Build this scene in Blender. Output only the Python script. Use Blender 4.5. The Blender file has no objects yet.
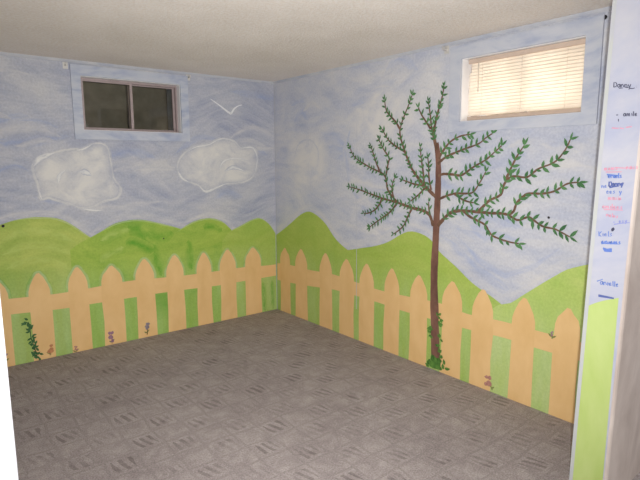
import bpy, bmesh, math, random
from mathutils import Vector, Matrix
random.seed(7)
SC = bpy.context.scene
COL = SC.collection
V3 = Vector

# ------------------------------------------------------------------ camera
CAM = V3((-2.7888, -4.1936, 1.4521))
YAW, PITCH, ROLL, FPX = 0.898342, -0.149604, -0.005077, 515.53
fw = V3((math.cos(PITCH)*math.cos(YAW), math.cos(PITCH)*math.sin(YAW), math.sin(PITCH)))
r0 = V3((math.sin(YAW), -math.cos(YAW), 0)); u0 = r0.cross(fw)
RT = math.cos(ROLL)*r0 + math.sin(ROLL)*u0
UP = -math.sin(ROLL)*r0 + math.cos(ROLL)*u0
cd = bpy.data.cameras.new('camera'); cam = bpy.data.objects.new('camera', cd); COL.objects.link(cam)
cam.matrix_world = Matrix(((RT.x, UP.x, -fw.x, CAM.x), (RT.y, UP.y, -fw.y, CAM.y), (RT.z, UP.z, -fw.z, CAM.z), (0, 0, 0, 1)))
cd.sensor_width = 36; cd.sensor_fit = 'HORIZONTAL'; cd.lens = 36*FPX/640; cd.clip_start = 0.01
SC.camera = cam

# ------------------------------------------------------------------ light
FLASH_W, FILL_W, DAY_W = 275.0, 20.0, 14.0
WORLD_S = 1.5
SC.view_settings.view_transform = 'Standard'; SC.view_settings.look = 'None'
SC.view_settings.gamma = 1.0; SC.view_settings.exposure = -0.08
SC.view_settings.use_curve_mapping = False
w = bpy.data.worlds.new('world'); SC.world = w; w.use_nodes = True
w.node_tree.nodes['Background'].inputs[0].default_value = (0.95, 0.98, 1.0, 1)
w.node_tree.nodes['Background'].inputs[1].default_value = WORLD_S

def light(name, kind, loc, energy, color=(1, 1, 1), size=0.1, size_y=None, direction=None):
    d = bpy.data.lights.new(name, kind); d.energy = energy; d.color = color
    if kind == 'AREA':
        d.size = size
        if size_y: d.shape = 'RECTANGLE'; d.size_y = size_y
    else: d.shadow_soft_size = size
    o = bpy.data.objects.new(name, d); COL.objects.link(o); o.location = loc
    if direction is not None: o.rotation_euler = V3(direction).to_track_quat('-Z', 'Y').to_euler()
    return o
fl = light('camera_flash', 'SPOT', CAM + RT*0.055 + UP*0.035, FLASH_W, (0.97, 0.985, 1.0), 0.02, None, fw + UP*0.035)
fl.data.spot_size = math.radians(112); fl.data.spot_blend = 1.0
light('added_ceiling_fill', 'AREA', (-2.15, -3.1, 0.30), FILL_W, (1, 1, 1), 0.35, None, (0.36, 0.6, 0.70))  # added unseen fill aimed up to lift the ceiling, no real fixture
light('daylight_outside_window', 'AREA', (0.60, -2.5, 1.70), DAY_W, (1.0, 0.89, 0.82), 0.85, 0.26, (-1, 0, 0.12))

# ------------------------------------------------------------------ photograph pixel -> point on a wall plane
def ray(x, y): return fw + RT*((x-320)/FPX) - UP*((y-240)/FPX)
def on_left(x, y, off=0.0):
    d = ray(x, y); return CAM + d*((-off-CAM.y)/d.y)
def on_right(x, y, off=0.0):
    d = ray(x, y); return CAM + d*((-off-CAM.x)/d.x)
JX = -0.60
def on_jamb(x, y, off=0.0):
    d = ray(x, y); return CAM + d*((JX-off-CAM.x)/d.x)
def Lp(x, y): p = on_left(x, y); return (p.x, p.z)
def Rp(x, y): p = on_right(x, y); return (p.y, p.z)
def Jp(x, y): p = on_jamb(x, y); return (p.y, p.z)
def place(wall, uv, off):
    if wall == 'L': return V3((uv[0], -off, uv[1]))
    if wall == 'R': return V3((-off, uv[0], uv[1]))
    return V3((JX-off, uv[0], uv[1]))

# ------------------------------------------------------------------ materials
def new_mat(name):
    m = bpy.data.materials.new(name); m.use_nodes = True
    nt = m.node_tree; b = nt.nodes['Principled BSDF']
    return m, nt, b
def N(nt, t, **kw):
    n = nt.nodes.new(t)
    for k, v in kw.items(): setattr(n, k, v)
    return n
def lin(r, g, b):
    f = lambda c: c/12.92 if c <= 0.04045 else ((c+0.055)/1.055)**2.4
    return (f(r/255), f(g/255), f(b/255), 1)
def coords(nt, scale=(1, 1, 1), distort=0.0, dscale=1.2, kind='World'):
    tc = N(nt, 'ShaderNodeTexCoord'); geo = N(nt, 'ShaderNodeNewGeometry')
    src = geo.outputs['Position'] if kind == 'World' else tc.outputs[kind]
    if distort:
        nz = N(nt, 'ShaderNodeTexNoise'); nz.inputs['Scale'].default_value = dscale; nz.inputs['Detail'].default_value = 1
        nt.links.new(src, nz.inputs['Vector'])
        sub = N(nt, 'ShaderNodeVectorMath', operation='SUBTRACT'); sub.inputs[1].default_value = (0.5, 0.5, 0.5)
        nt.links.new(nz.outputs['Color'], sub.inputs[0])
        sc = N(nt, 'ShaderNodeVectorMath', operation='SCALE'); sc.inputs['Scale'].default_value = distort
        nt.links.new(sub.outputs[0], sc.inputs[0])
        ad = N(nt, 'ShaderNodeVectorMath', operation='ADD')
        nt.links.new(src, ad.inputs[0]); nt.links.new(sc.outputs[0], ad.inputs[1]); src = ad.outputs[0]
    mp = N(nt, 'ShaderNodeVectorMath', operation='MULTIPLY'); mp.inputs[1].default_value = scale
    nt.links.new(src, mp.inputs[0])
    return mp.outputs[0]
def noise(nt, vec, scale, detail=4, rough=0.55):
    n = N(nt, 'ShaderNodeTexNoise'); n.inputs['Scale'].default_value = scale
    n.inputs['Detail'].default_value = detail; n.inputs['Roughness'].default_value = rough
    nt.links.new(vec, n.inputs['Vector']); return n.outputs['Fac']
def ramp(nt, fac, stops):
    r = N(nt, 'ShaderNodeValToRGB'); e = r.color_ramp.elements
    while len(e) < len(stops): e.new(0.5)
    for i, (p, c) in enumerate(stops):
        e[i].position = p; e[i].color = c
    nt.links.new(fac, r.inputs[0]); return r.outputs[0]
def mixc(nt, fac, a, b, mode='MIX'):
    m = N(nt, 'ShaderNodeMix', data_type='RGBA', blend_type=mode)
    if isinstance(fac, (int, float)): m.inputs[0].default_value = fac
    else: nt.links.new(fac, m.inputs[0])
    for i, v in ((6, a), (7, b)):
        if isinstance(v, tuple): m.inputs[i].default_value = v
        else: nt.links.new(v, m.inputs[i])
    return m.outputs[2]
def g(v): return (v, v, v, 1)
def bump(nt, b, h, strength, dist=0.005):
    bp = N(nt, 'ShaderNodeBump'); bp.inputs['Strength'].default_value = strength; bp.inputs['Distance'].default_value = dist
    nt.links.new(h, bp.inputs['Height']); nt.links.new(bp.outputs[0], b.inputs['Normal'])

def paint(name, c1, c2, scale=8, stretch=(1, 1, 1), rough=0.75, c3=None, distort=0.25):
    """matt wall paint whose colour varies as brushed"""
    m, nt, b = new_mat(name)
    f = noise(nt, coords(nt, stretch, distort), scale, 5, 0.6)
    stops = [(0.33, c1), (0.66, c2)] if c3 is None else [(0.3, c1), (0.52, c2), (0.72, c3)]
    nt.links.new(ramp(nt, f, stops), b.inputs['Base Color'])
    b.inputs['Roughness'].default_value = rough; b.inputs['Specular IOR Level'].default_value = 0.25
    return m
def plain(name, c, rough=0.6, metal=0.0, var=0.08, scale=20):
    m, nt, b = new_mat(name)
    f = noise(nt, coords(nt), scale, 3)
    d = tuple(x*(1-var) for x in c[:3])+(1,); l = tuple(min(1, x*(1+var)) for x in c[:3])+(1,)
    nt.links.new(ramp(nt, f, [(0.3, d), (0.7, l)]), b.inputs['Base Color'])
    b.inputs['Roughness'].default_value = rough; b.inputs['Metallic'].default_value = metal
    return m
def sky_color(nt, pal):
    """brushed sky: broad blue and pale drifts, finer sweeps over them, roller grain"""
    a, b_, c = pal
    f1 = noise(nt, coords(nt, (1.0, 1.0, 2.3), 0.9, 0.9), 1.9, 6, 0.62)
    col = ramp(nt, f1, [(0.30, a), (0.46, b_), (0.66, c)])
    f2 = noise(nt, coords(nt, (1.0, 1.0, 5.5), 0.8, 1.3), 4.0, 5, 0.62)
    st = ramp(nt, f2, [(0.36, g(0.0)), (0.70, g(0.5))])
    col = mixc(nt, st, col, lin(206, 204, 203))
    f4 = noise(nt, coords(nt, (1.0, 1.0, 4.0), 0.9, 1.0), 2.6, 5, 0.6)
    col = mixc(nt, ramp(nt, f4, [(0.50, g(0.0)), (0.74, g(0.55))]), col, a)
    f3 = noise(nt, coords(nt, (1, 1, 1)), 70, 3, 0.7)
    return mixc(nt, 0.22, col, ramp(nt, f3, [(0.32, g(0.25)), (0.68, g(0.75))]), 'OVERLAY')
def finish(nt, b, col, rough=0.72):
    nt.links.new(col, b.inputs['Base Color']); b.inputs['Roughness'].default_value = rough
    b.inputs['Specular IOR Level'].default_value = 0.25
    bump(nt, b, noise(nt, coords(nt), 90, 3), 0.15, 0.003)
def sky_paint(name, pal):
    m, nt, b = new_mat(name); finish(nt, b, sky_color(nt, pal)); return m
def uv_y(nt):
    sep = N(nt, 'ShaderNodeSeparateXYZ'); tc = N(nt, 'ShaderNodeTexCoord'); nt.links.new(tc.outputs['UV'], sep.inputs[0]); return sep.outputs['Y']
def mul(nt, a, b_, clamp=False):
    n = N(nt, 'ShaderNodeMath', operation='MULTIPLY', use_clamp=clamp)
    for i, x in enumerate((a, b_)):
        if isinstance(x, (int, float)): n.inputs[i].default_value = x
        else: nt.links.new(x, n.inputs[i])
    return n.outputs[0]
def stroke_mat(name, base, c, amount=0.6, lo=0.42, hi=0.62, ls=2.0, cs=3.0, soft=3.0):
    """dry-brush paint: streaks run along the stroke (its own UVs); between them the ground paint BASE shows"""
    m, nt, b = new_mat(name)
    f = noise(nt, coords(nt, (ls, cs, 1), 0, 1, 'UV'), 1.0, 3, 0.6)
    a = ramp(nt, f, [(lo, g(0)), (hi, g(1))])
    ed = N(nt, 'ShaderNodeMath', operation='PINGPONG'); ed.inputs[1].default_value = 0.5; nt.links.new(uv_y(nt), ed.inputs[0])
    k = mul(nt, mul(nt, a, mul(nt, ed.outputs[0], soft, True)), amount)
    finish(nt, b, mixc(nt, k, base(nt), c)); return m
def cloud_mat(name, base, c, amount):
    """cloud paint scumbled over the sky, thinning out to the rim (UV y runs from middle to rim)"""
    m, nt, b = new_mat(name)
    f = noise(nt, coords(nt, (1, 1, 1.3), 0.35, 3.0), 6.0, 5, 0.62)
    a = ramp(nt, f, [(0.30, g(0.15)), (0.62, g(1))])
    rim = ramp(nt, uv_y(nt), [(0.72, g(1)), (1.0, g(0))])
    finish(nt, b, mixc(nt, mul(nt, mul(nt, a, rim), amount), base(nt), c)); return m

M = {}
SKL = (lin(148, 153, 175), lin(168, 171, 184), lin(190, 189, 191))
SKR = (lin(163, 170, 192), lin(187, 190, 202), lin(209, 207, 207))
sky_l = lambda nt: sky_color(nt, SKL)
sky_r = lambda nt: sky_color(nt, SKR)
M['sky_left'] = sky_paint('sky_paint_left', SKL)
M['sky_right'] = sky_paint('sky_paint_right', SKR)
M['sky_jamb'] = paint('sky_paint_jamb', lin(166, 169, 188), lin(184, 183, 190), 4, (1, 1, 2.0), 0.6, None, 0.6)
M['casing'] = paint('casing_paint', lin(156, 164, 188), lin(186, 190, 200), 5, (1, 1, 3), 0.6, lin(198, 199, 204), 0.5)
M['casing_right'] = paint('casing_paint_pale', lin(166, 173, 192), lin(190, 193, 202), 5, (1, 1, 3), 0.6, lin(200, 201, 206), 0.5)
M['cove'] = paint('cove_paint', lin(178, 181, 192), lin(200, 199, 200), 6, (1, 1, 1), 0.6)
M['white_trim'] = plain('white_trim', lin(232, 230, 230), 0.5, 0, 0.03)
M['white_wall'] = plain('white_wall_paint', lin(206, 204, 208), 0.6, 0, 0.02)
M['cream'] = paint('bare_bead', lin(184, 185, 178), lin(180, 180, 184), 10)
M['fence'] = paint('fence_paint', lin(224, 183, 124), lin(232, 193, 136), 4, (2, 2, 1), 0.75)
M['rail'] = paint('rail_paint', lin(225, 184, 126), lin(232, 193, 136), 4, (1, 1, 2), 0.75)
M['bark'] = paint('bark_paint', lin(102, 72, 62), lin(138, 100, 84), 14, (1, 1, 0.4), 0.7)
M['twig'] = paint('twig_paint', lin(96, 72, 58), lin(128, 98, 80), 14, (1, 1, 1), 0.7)
M['leaf'] = paint('leaf_paint', lin(62, 104, 66), lin(98, 142, 90), 9, (1, 1, 1), 0.7)
M['ivy'] = paint('ivy_paint', lin(54, 98, 44), lin(104, 146, 66), 30, (1, 1, 1), 0.7)
M['vine'] = paint('vine_paint', lin(46, 84, 50), lin(76, 116, 70), 20, (1, 1, 1), 0.7)
M['purple'] = plain('purple_petal_paint', lin(150, 112, 128), 0.7, 0, 0.2, 80)
M['rose'] = plain('rose_petal_paint', lin(176, 124, 112), 0.7, 0, 0.2, 80)
M['rust'] = plain('rust_petal_paint', lin(188, 128, 84), 0.7, 0, 0.2, 80)
M['grey_petal'] = plain('grey_petal_paint', lin(136, 124, 132), 0.7, 0, 0.2, 80)
M['stem'] = plain('stem_paint', lin(122, 128, 66), 0.7, 0, 0.2, 60)
M['bird'] = plain('bird_paint', lin(224, 224, 224), 0.7, 0, 0.03)
M['alu'] = plain('window_aluminium', lin(166, 150, 148), 0.45, 0.2, 0.08)
M['bracket'] = plain('bracket_metal', lin(210, 206, 200), 0.4, 0.3, 0.06)
M['slab'] = plain('dark_slab', lin(48, 42, 38), 1.0, 0, 0.1)  # near-black colour stands for the shadow in the gap round the carpet
M['dark_metal'] = plain('dark_metal', lin(50, 46, 46), 0.5, 0.3, 0.1)
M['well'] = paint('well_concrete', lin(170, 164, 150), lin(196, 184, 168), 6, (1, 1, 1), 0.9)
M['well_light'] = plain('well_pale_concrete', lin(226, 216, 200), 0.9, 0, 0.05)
for k, c in dict(ink_black=(56, 56, 80), ink_blue=(92, 120, 190), ink_red=(214, 140, 158), ink_violet=(130, 136, 196), ink_navy=(78, 92, 150)).items():
    M[k] = plain(k, lin(*c), 0.5, 0, 0.1, 200)

def hill_color(nt, pal, dark_amt, z_hi=0.72, z_lo=0.40):
    """hill paint: yellow green crests, a paler mix brushed low between the pickets"""
    top, mid, low, dark = pal
    f = noise(nt, coords(nt, (1.2, 1.2, 2.6), 0.5, 1.6), 4.0, 5, 0.62)
    crest = ramp(nt, f, [(0.32, mid), (0.64, top)])
    sep = N(nt, 'ShaderNodeSeparateXYZ'); geo = N(nt, 'ShaderNodeNewGeometry'); nt.links.new(geo.outputs['Position'], sep.inputs[0])
    mr = N(nt, 'ShaderNodeMapRange'); mr.inputs[1].default_value = z_lo; mr.inputs[2].default_value = z_hi
    nt.links.new(sep.outputs['Z'], mr.inputs[0])
    f2 = noise(nt, coords(nt, (3.2, 3.2, 0.7)), 3.2, 4, 0.6)
    lowc = ramp(nt, f2, [(0.34, low), (0.66, tuple(0.35*x+0.65*y for x, y in zip(low, mid)))])
    col = mixc(nt, mr.outputs[0], lowc, crest)
    f3 = noise(nt, coords(nt, (1, 1, 1.0), 0.35, 2), 2.4, 4, 0.62)
    col = mixc(nt, ramp(nt, f3, [(0.52, g(0)), (0.76, g(dark_amt))]), col, dark)
    f4 = noise(nt, coords(nt, (1, 1, 1)), 70, 3, 0.7)
    return mixc(nt, 0.18, col, ramp(nt, f4, [(0.32, g(0.25)), (0.68, g(0.75))]), 'OVERLAY')
HP = dict(
 olive=((lin(180, 192, 98), lin(158, 178, 84), lin(172, 196, 124), lin(126, 166, 70)), 0.4),
 deep=((lin(166, 188, 82), lin(142, 174, 70), lin(162, 192, 108), lin(104, 158, 60)), 0.8),
 lime=((lin(172, 190, 92), lin(158, 182, 80), lin(174, 196, 120), lin(136, 174, 72)), 0.45),
 pale=((lin(186, 202, 114), lin(174, 196, 102), lin(188, 204, 138), lin(154, 186, 94)), 0.35))
for k, (pal, da) in HP.items():
    hc = (lambda pal, da: lambda nt: hill_color(nt, pal, da))(pal, da)
    m, nt, b = new_mat('hill_paint_'+k); finish(nt, b, hc(nt)); M['hill_'+k] = m
    M['dark_'+k] = stroke_mat('deep_green_brush_'+k, hc, lin(92, 156, 44), 0.9, 0.24, 0.66, 2.0, 2.6, 2.2)
    M['lite_'+k] = stroke_mat('pale_green_brush_'+k, hc, lin(186, 202, 112), 0.6, 0.34, 0.62, 2.0, 2.2, 2.6)
    M['halo_'+k] = stroke_mat('pale_edge_brush_'+k, hc, lin(190, 200, 160), 0.55, 0.28, 0.55, 2.0, 2.0, 4.0)
for k, b_ in (('L', sky_l), ('R', sky_r)):
    M['white_'+k] = stroke_mat('white_brush_'+k, b_, lin(228, 226, 220), 0.85, 0.26, 0.56, 2.0, 2.0, 3.5)
    M['soft_'+k] = stroke_mat('pale_brush_'+k, b_, lin(212, 208, 202), 0.60, 0.28, 0.70, 1.2, 2.5, 2.6)
    M['blue_'+k] = stroke_mat('blue_brush_'+k, b_, lin(146, 160, 196) if k == 'L' else lin(156, 170, 204), 0.6, 0.30, 0.72, 1.2, 2.5, 2.6)
    M['outline_'+k] = stroke_mat('cloud_outline_'+k, b_, lin(218, 215, 208), 0.75, 0.34, 0.62, 1.0, 2.0, 3.0)
    M['cloud_'+k] = cloud_mat('cloud_paint_'+k, b_, lin(222, 218, 210) if k == 'L' else lin(222, 217, 209), 0.85 if k == 'L' else 0.7)
M['jamb_green'] = paint('jamb_green_paint', lin(172, 190, 108), lin(184, 198, 126), 5, (2, 2, 0.5), 0.7)

# carpet: loop pile with a quilted diamond lattice, every other diamond hatched with short bars
def carpet():
    m, nt, b = new_mat('carpet_pile')
    v = coords(nt, (1, 1, 1), 0.05, 5.0, 'World')
    sep = N(nt, 'ShaderNodeSeparateXYZ'); nt.links.new(v, sep.inputs[0])
    def math_(op, a, b_=None, c=None):
        n = N(nt, 'ShaderNodeMath', operation=op)
        for i, x in enumerate((a, b_, c)):
            if x is None: continue
            if isinstance(x, (int, float)): n.inputs[i].default_value = x
            else: nt.links.new(x, n.inputs[i])
        return n.outputs[0]
    T = 0.155
    u = math_('DIVIDE', sep.outputs['X'], T); w_ = math_('DIVIDE', sep.outputs['Y'], T)
    fu, fv = math_('FRACT', u), math_('FRACT', w_)
    iu, iv = math_('FLOOR', u), math_('FLOOR', w_)
    par = math_('MODULO', math_('ABSOLUTE', math_('ADD', iu, iv)), 2.0)
    # border lines of the tiles
    eu = math_('PINGPONG', fu, 0.5); ev = math_('PINGPONG', fv, 0.5)
    edge = math_('LESS_THAN', math_('MINIMUM', eu, ev), 0.05)
    # four bars inside the hatched tiles
    bars = math_('SINE', math_('MULTIPLY', math_('ADD', fu, math_('MULTIPLY', fv, 0.25)), 2*math.pi*3.5))
    bars = math_('GREATER_THAN', bars, 0.1)
    inner = math_('GREATER_THAN', math_('MINIMUM', eu, ev), 0.17)
    hatch = math_('MULTIPLY', math_('MULTIPLY', bars, inner), math_('LESS_THAN', par, 0.5))
    fine = noise(nt, coords(nt, (1, 1, 1), 0, 1, 'World'), 130, 4, 0.8)
    weave = noise(nt, coords(nt, (1, 1, 1), 0.2, 3, 'World'), 16, 5, 0.65)
    big = noise(nt, coords(nt, (1, 1, 1), 0.2, 1, 'World'), 1.6, 4, 0.6)
    base = ramp(nt, weave, [(0.30, lin(149, 138, 136)), (0.68, lin(184, 173, 170))])
    base = mixc(nt, 0.35, base, ramp(nt, big, [(0.35, lin(149, 138, 136)), (0.65, lin(182, 172, 168))]))
    base = mixc(nt, math_('MULTIPLY', edge, ramp(nt, weave, [(0.40, g(0.02)), (0.60, g(0.24))])), base, lin(92, 84, 80))
    patch = noise(nt, coords(nt, (1, 1, 1), 0, 1, 'World'), 4.5, 2, 0.5)
    vis = math_('MULTIPLY', hatch, ramp(nt, patch, [(0.40, g(0.08)), (0.58, g(0.44))]))
    base = mixc(nt, vis, base, lin(96, 86, 84))
    base = mixc(nt, 0.75, base, ramp(nt, fine, [(0.3, g(0.2)), (0.7, g(0.8))]), 'OVERLAY')
    nt.links.new(base, b.inputs['Base Color']); b.inputs['Roughness'].default_value = 1.0
    b.inputs['Specular IOR Level'].default_value = 0.05
    bump(nt, b, math_('SUBTRACT', math_('ADD', fine, math_('MULTIPLY', weave, 0.6)), math_('MULTIPLY', hatch, 0.3)), 0.6, 0.006)
    return m
M['carpet'] = carpet()
def ceiling_mat():
    m, nt, b = new_mat('stippled_ceiling')
    st = noise(nt, coords(nt, (1, 1, 1), 0, 1, 'World'), 60, 4, 0.75)
    big = noise(nt, coords(nt, (1, 1, 1), 0.6, 0.8, 'World'), 1.5, 4, 0.6)
    col = ramp(nt, big, [(0.3, lin(230, 220, 209)), (0.7, lin(243, 234, 224))])
    col = mixc(nt, 0.6, col, ramp(nt, st, [(0.35, g(0.25)), (0.65, g(0.75))]), 'OVERLAY')
    nt.links.new(col, b.inputs['Base Color']); b.inputs['Roughness'].default_value = 0.9
    bump(nt, b, st, 0.9, 0.012)
    return m
M['ceiling'] = ceiling_mat()
def beige_mat():
    m, nt, b = new_mat('beige_panel')
    f = noise(nt, coords(nt, (3, 3, 1.2), 0.4, 2), 2.2, 5, 0.6)
    nt.links.new(ramp(nt, f, [(0.32, lin(178, 162, 152)), (0.66, lin(204, 190, 180))]), b.inputs['Base Color'])
    b.inputs['Roughness'].default_value = 0.75
    return m
M['beige'] = beige_mat()
def glass():
    m, nt, b = new_mat('window_glass')
    out = nt.nodes['Material Output']; tr = N(nt, 'ShaderNodeBsdfTransparent'); gl = N(nt, 'ShaderNodeBsdfGlossy')
    nz = noise(nt, coords(nt), 12, 2)
    nt.links.new(ramp(nt, nz, [(0.3, lin(206, 206, 198)), (0.7, lin(220, 220, 212))]), tr.inputs[0])
    gl.inputs['Roughness'].default_value = 0.02
    fr = N(nt, 'ShaderNodeFresnel'); fr.inputs[0].default_value = 1.5
    mx = N(nt, 'ShaderNodeMixShader'); nt.links.new(fr.outputs[0], mx.inputs[0])
    nt.links.new(tr.outputs[0], mx.inputs[1]); nt.links.new(gl.outputs[0], mx.inputs[2]); nt.links.new(mx.outputs[0], out.inputs[0])
    return m
M['glass'] = glass()
def slat_mat():
    m, nt, b = new_mat('blind_slat_vinyl')
    out = nt.nodes['Material Output']; tl = N(nt, 'ShaderNodeBsdfTranslucent')
    nz = noise(nt, coords(nt), 8, 2)
    c = ramp(nt, nz, [(0.3, lin(232, 224, 212)), (0.7, lin(242, 236, 226))])
    nt.links.new(c, b.inputs['Base Color']); nt.links.new(c, tl.inputs[0]); b.inputs['Roughness'].default_value = 0.5
    mx = N(nt, 'ShaderNodeMixShader'); mx.inputs[0].default_value = 0.52
    nt.links.new(b.outputs[0], mx.inputs[1]); nt.links.new(tl.outputs[0], mx.inputs[2]); nt.links.new(mx.outputs[0], out.inputs[0])
    return m
M['slat'] = slat_mat()
M['blind_rail'] = plain('blind_rail', lin(206, 184, 166), 0.5, 0, 0.05)

# ------------------------------------------------------------------ mesh helpers
def obj(name, verts, faces, mat, parent=None, uvs=None, smooth=False, base=True):
    """links ONE mesh object; its origin goes to the middle of its footprint"""
    verts = [V3(v) for v in verts]
    o0 = V3((0, 0, 0))
    if base and parent is None:
        lo = V3([min(v[i] for v in verts) for i in range(3)]); hi = V3([max(v[i] for v in verts) for i in range(3)])
        o0 = V3(((lo.x+hi.x)/2, (lo.y+hi.y)/2, lo.z))
    elif parent is not None: o0 = V3(parent['_o'])
    me = bpy.data.meshes.new(name); me.from_pydata([tuple(v-o0) for v in verts], [], faces)
    if uvs:
        ul = me.uv_layers.new(name='UVMap')
        for p in me.polygons:
            for li in p.loop_indices: ul.data[li].uv = uvs[me.loops[li].vertex_index]
    for mm in (mat if isinstance(mat, list) else [mat]): me.materials.append(mm)
    if smooth:
        for p in me.polygons: p.use_smooth = True
    me.validate(); o = bpy.data.objects.new(name, me); COL.objects.link(o)
    o['_o'] = tuple(o0)
    if parent is None: o.location = o0
    else: o.parent = parent; 
    return o
def empty(name, loc):
    o = bpy.data.objects.new(name, None); COL.objects.link(o); o.location = loc; o['_o'] = tuple(loc); o.empty_display_size = 0.05
    return o
def tag(o, label, cat=None, group=None, kind=None):
    o['label'] = label
    if cat: o['category'] = cat
    if group: o['group'] = group
    if kind: o['kind'] = kind
    return o
def box_vf(lo, hi):
    x0, y0, z0 = lo; x1, y1, z1 = hi
    v = [(x0, y0, z0), (x1, y0, z0), (x1, y1, z0), (x0, y1, z0), (x0, y0, z1), (x1, y0, z1), (x1, y1, z1), (x0, y1, z1)]
    return v, [(0, 3, 2, 1), (4, 5, 6, 7), (0, 1, 5, 4), (1, 2, 6, 5), (2, 3, 7, 6), (3, 0, 4, 7)]
def box(name, lo, hi, mat, parent=None, bevel=0.0, base=True):
    v, f = box_vf(lo, hi); o = obj(name, v, f, mat, parent, base=base)
    if bevel:
        md = o.modifiers.new('bevel', 'BEVEL'); md.width = bevel; md.segments = 2
    return o
def ring(name, P, outer, inner, d0, d1, mat, parent=None, base=True):
    """rectangular frame; P(u, z, depth) -> point"""
    (a0, b0, a1, b1), (c0, e0, c1, e1) = outer, inner
    v = []
    for d in (d0, d1):
        v += [P(a0, b0, d), P(a1, b0, d), P(a1, b1, d), P(a0, b1, d), P(c0, e0, d), P(c1, e0, d), P(c1, e1, d), P(c0, e1, d)]
    f = []
    for i in range(4):
        j = (i+1) % 4
        f += [(i, j, 4+j, 4+i), (8+j, 8+i, 12+i, 12+j), (i, 8+i, 8+j, j), (4+i, 4+j, 12+j, 12+i)]
    o = obj(name, v, f, mat, parent, base=base)
    bm = bmesh.new(); bm.from_mesh(o.data); bmesh.ops.recalc_face_normals(bm, faces=bm.faces[:]); bm.to_mesh(o.data); bm.free()
    return o
def tube(name, pts, r, mat, parent=None, n=6):
    pts = [V3(p) for p in pts]; v = []; f = []
    for i, p in enumerate(pts):
        t = (pts[min(i+1, len(pts)-1)]-pts[max(i-1, 0)]).normalized()
        a = t.orthogonal().normalized(); b = t.cross(a)
        v += [p+(a*math.cos(2*math.pi*k/n)+b*math.sin(2*math.pi*k/n))*r for k in range(n)]
    for i in range(len(pts)-1):
        for k in range(n): f.append((i*n+k, i*n+(k+1) % n, (i+1)*n+(k+1) % n, (i+1)*n+k))
    f += [tuple(range(n))[::-1], tuple(range((len(pts)-1)*n, len(pts)*n))]
    return obj(name, v, f, mat, parent, smooth=True)
def smooth_path(pts, step=0.02, closed=False):
    out = []; n = len(pts)
    rng = range(n) if closed else range(n-1)
    for i in rng:
        p1, p2 = pts[i], pts[(i+1) % n]
        p0 = pts[(i-1) % n] if closed or i > 0 else p1
        p3 = pts[(i+2) % n] if closed or i+2 < n else p2
        k = max(2, int(math.hypot(p2[0]-p1[0], p2[1]-p1[1])/step))
        for j in range(k):
            t = j/k
            out.append(tuple(0.5*((2*p1[a])+(-p0[a]+p2[a])*t+(2*p0[a]-5*p1[a]+4*p2[a]-p3[a])*t*t+(-p0[a]+3*p1[a]-3*p2[a]+p3[a])*t**3) for a in (0, 1)))
    if not closed: out.append(tuple(pts[-1][:2]))
    return out
class Flat:
    """collects flat painted shapes that lie on one wall"""
    def __init__(s, wall, off): s.w, s.off, s.v, s.f, s.uv = wall, off, [], [], []
    def poly(s, pts):
        i = len(s.v); o = s.off+(len(s.f) % 60)*3e-5; s.v += [place(s.w, p, o) for p in pts]; s.f.append(tuple(range(i, i+len(pts)))); s.uv += [(p[0], p[1]) for p in pts]
    def ribbon(s, pts, w0, w1=None, wob=0.0, u0=None, end=None):
        w1 = w0 if w1 is None else w1; n = len(pts); i0 = len(s.v); L = random.random()*50 if u0 is None else u0; acc = 0.0; s.nr = getattr(s, 'nr', -1)+1; oo = s.off+(s.nr % 40)*6e-6
        tot = sum(math.hypot(pts[k+1][0]-pts[k][0], pts[k+1][1]-pts[k][1]) for k in range(n-1)) or 1
        off = random.random()*9 if u0 is None else 0
        for k, p in enumerate(pts):
            a = pts[max(k-1, 0)]; b = pts[min(k+1, n-1)]; dx, dy = b[0]-a[0], b[1]-a[1]; l = math.hypot(dx, dy) or 1
            if k: acc += math.hypot(p[0]-pts[k-1][0], p[1]-pts[k-1][1])
            t = acc/tot; ww = (w0*(1-t)+w1*t)*(1+wob*random.uniform(-1, 1))
            if end: ww *= min(1, (t+0.02)/end, (1.02-t)/end)
            nx, ny = -dy/l*ww/2, dx/l*ww/2
            s.v += [place(s.w, (p[0]+nx, p[1]+ny), oo), place(s.w, (p[0]-nx, p[1]-ny), oo)]
            s.uv += [(L+acc*6, int(off)+0.0), (L+acc*6, int(off)+1.0)]
        for k in range(n-1): s.f.append((i0+2*k, i0+2*k+1, i0+2*k+3, i0+2*k+2))
    def leaf(s, p, ang, ln, wd):
        c, q = math.cos(ang), math.sin(ang); b = random.uniform(-.12, .12)
        pts = [(0, 0), (.25, .36), (.55, .42), (1, b), (.6, -.36+b), (.25, -.34)]
        s.poly([(p[0]+c*a*ln-q*h*wd, p[1]+q*a*ln+c*h*wd) for a, h in pts])
    def blob(s, p, r, n=9, jit=0.25, sx=1.0):
        s.poly([(p[0]+sx*r*(1+random.uniform(-jit, jit))*math.cos(2*math.pi*k/n), p[1]+r*(1+random.uniform(-jit, jit))*math.sin(2*math.pi*k/n)) for k in range(n)])
    def build(s, name, mat, parent=None):
        return obj(name, s.v, s.f, mat, parent, uvs=s.uv)

# ================================================================== the room
H = 2.2
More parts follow.
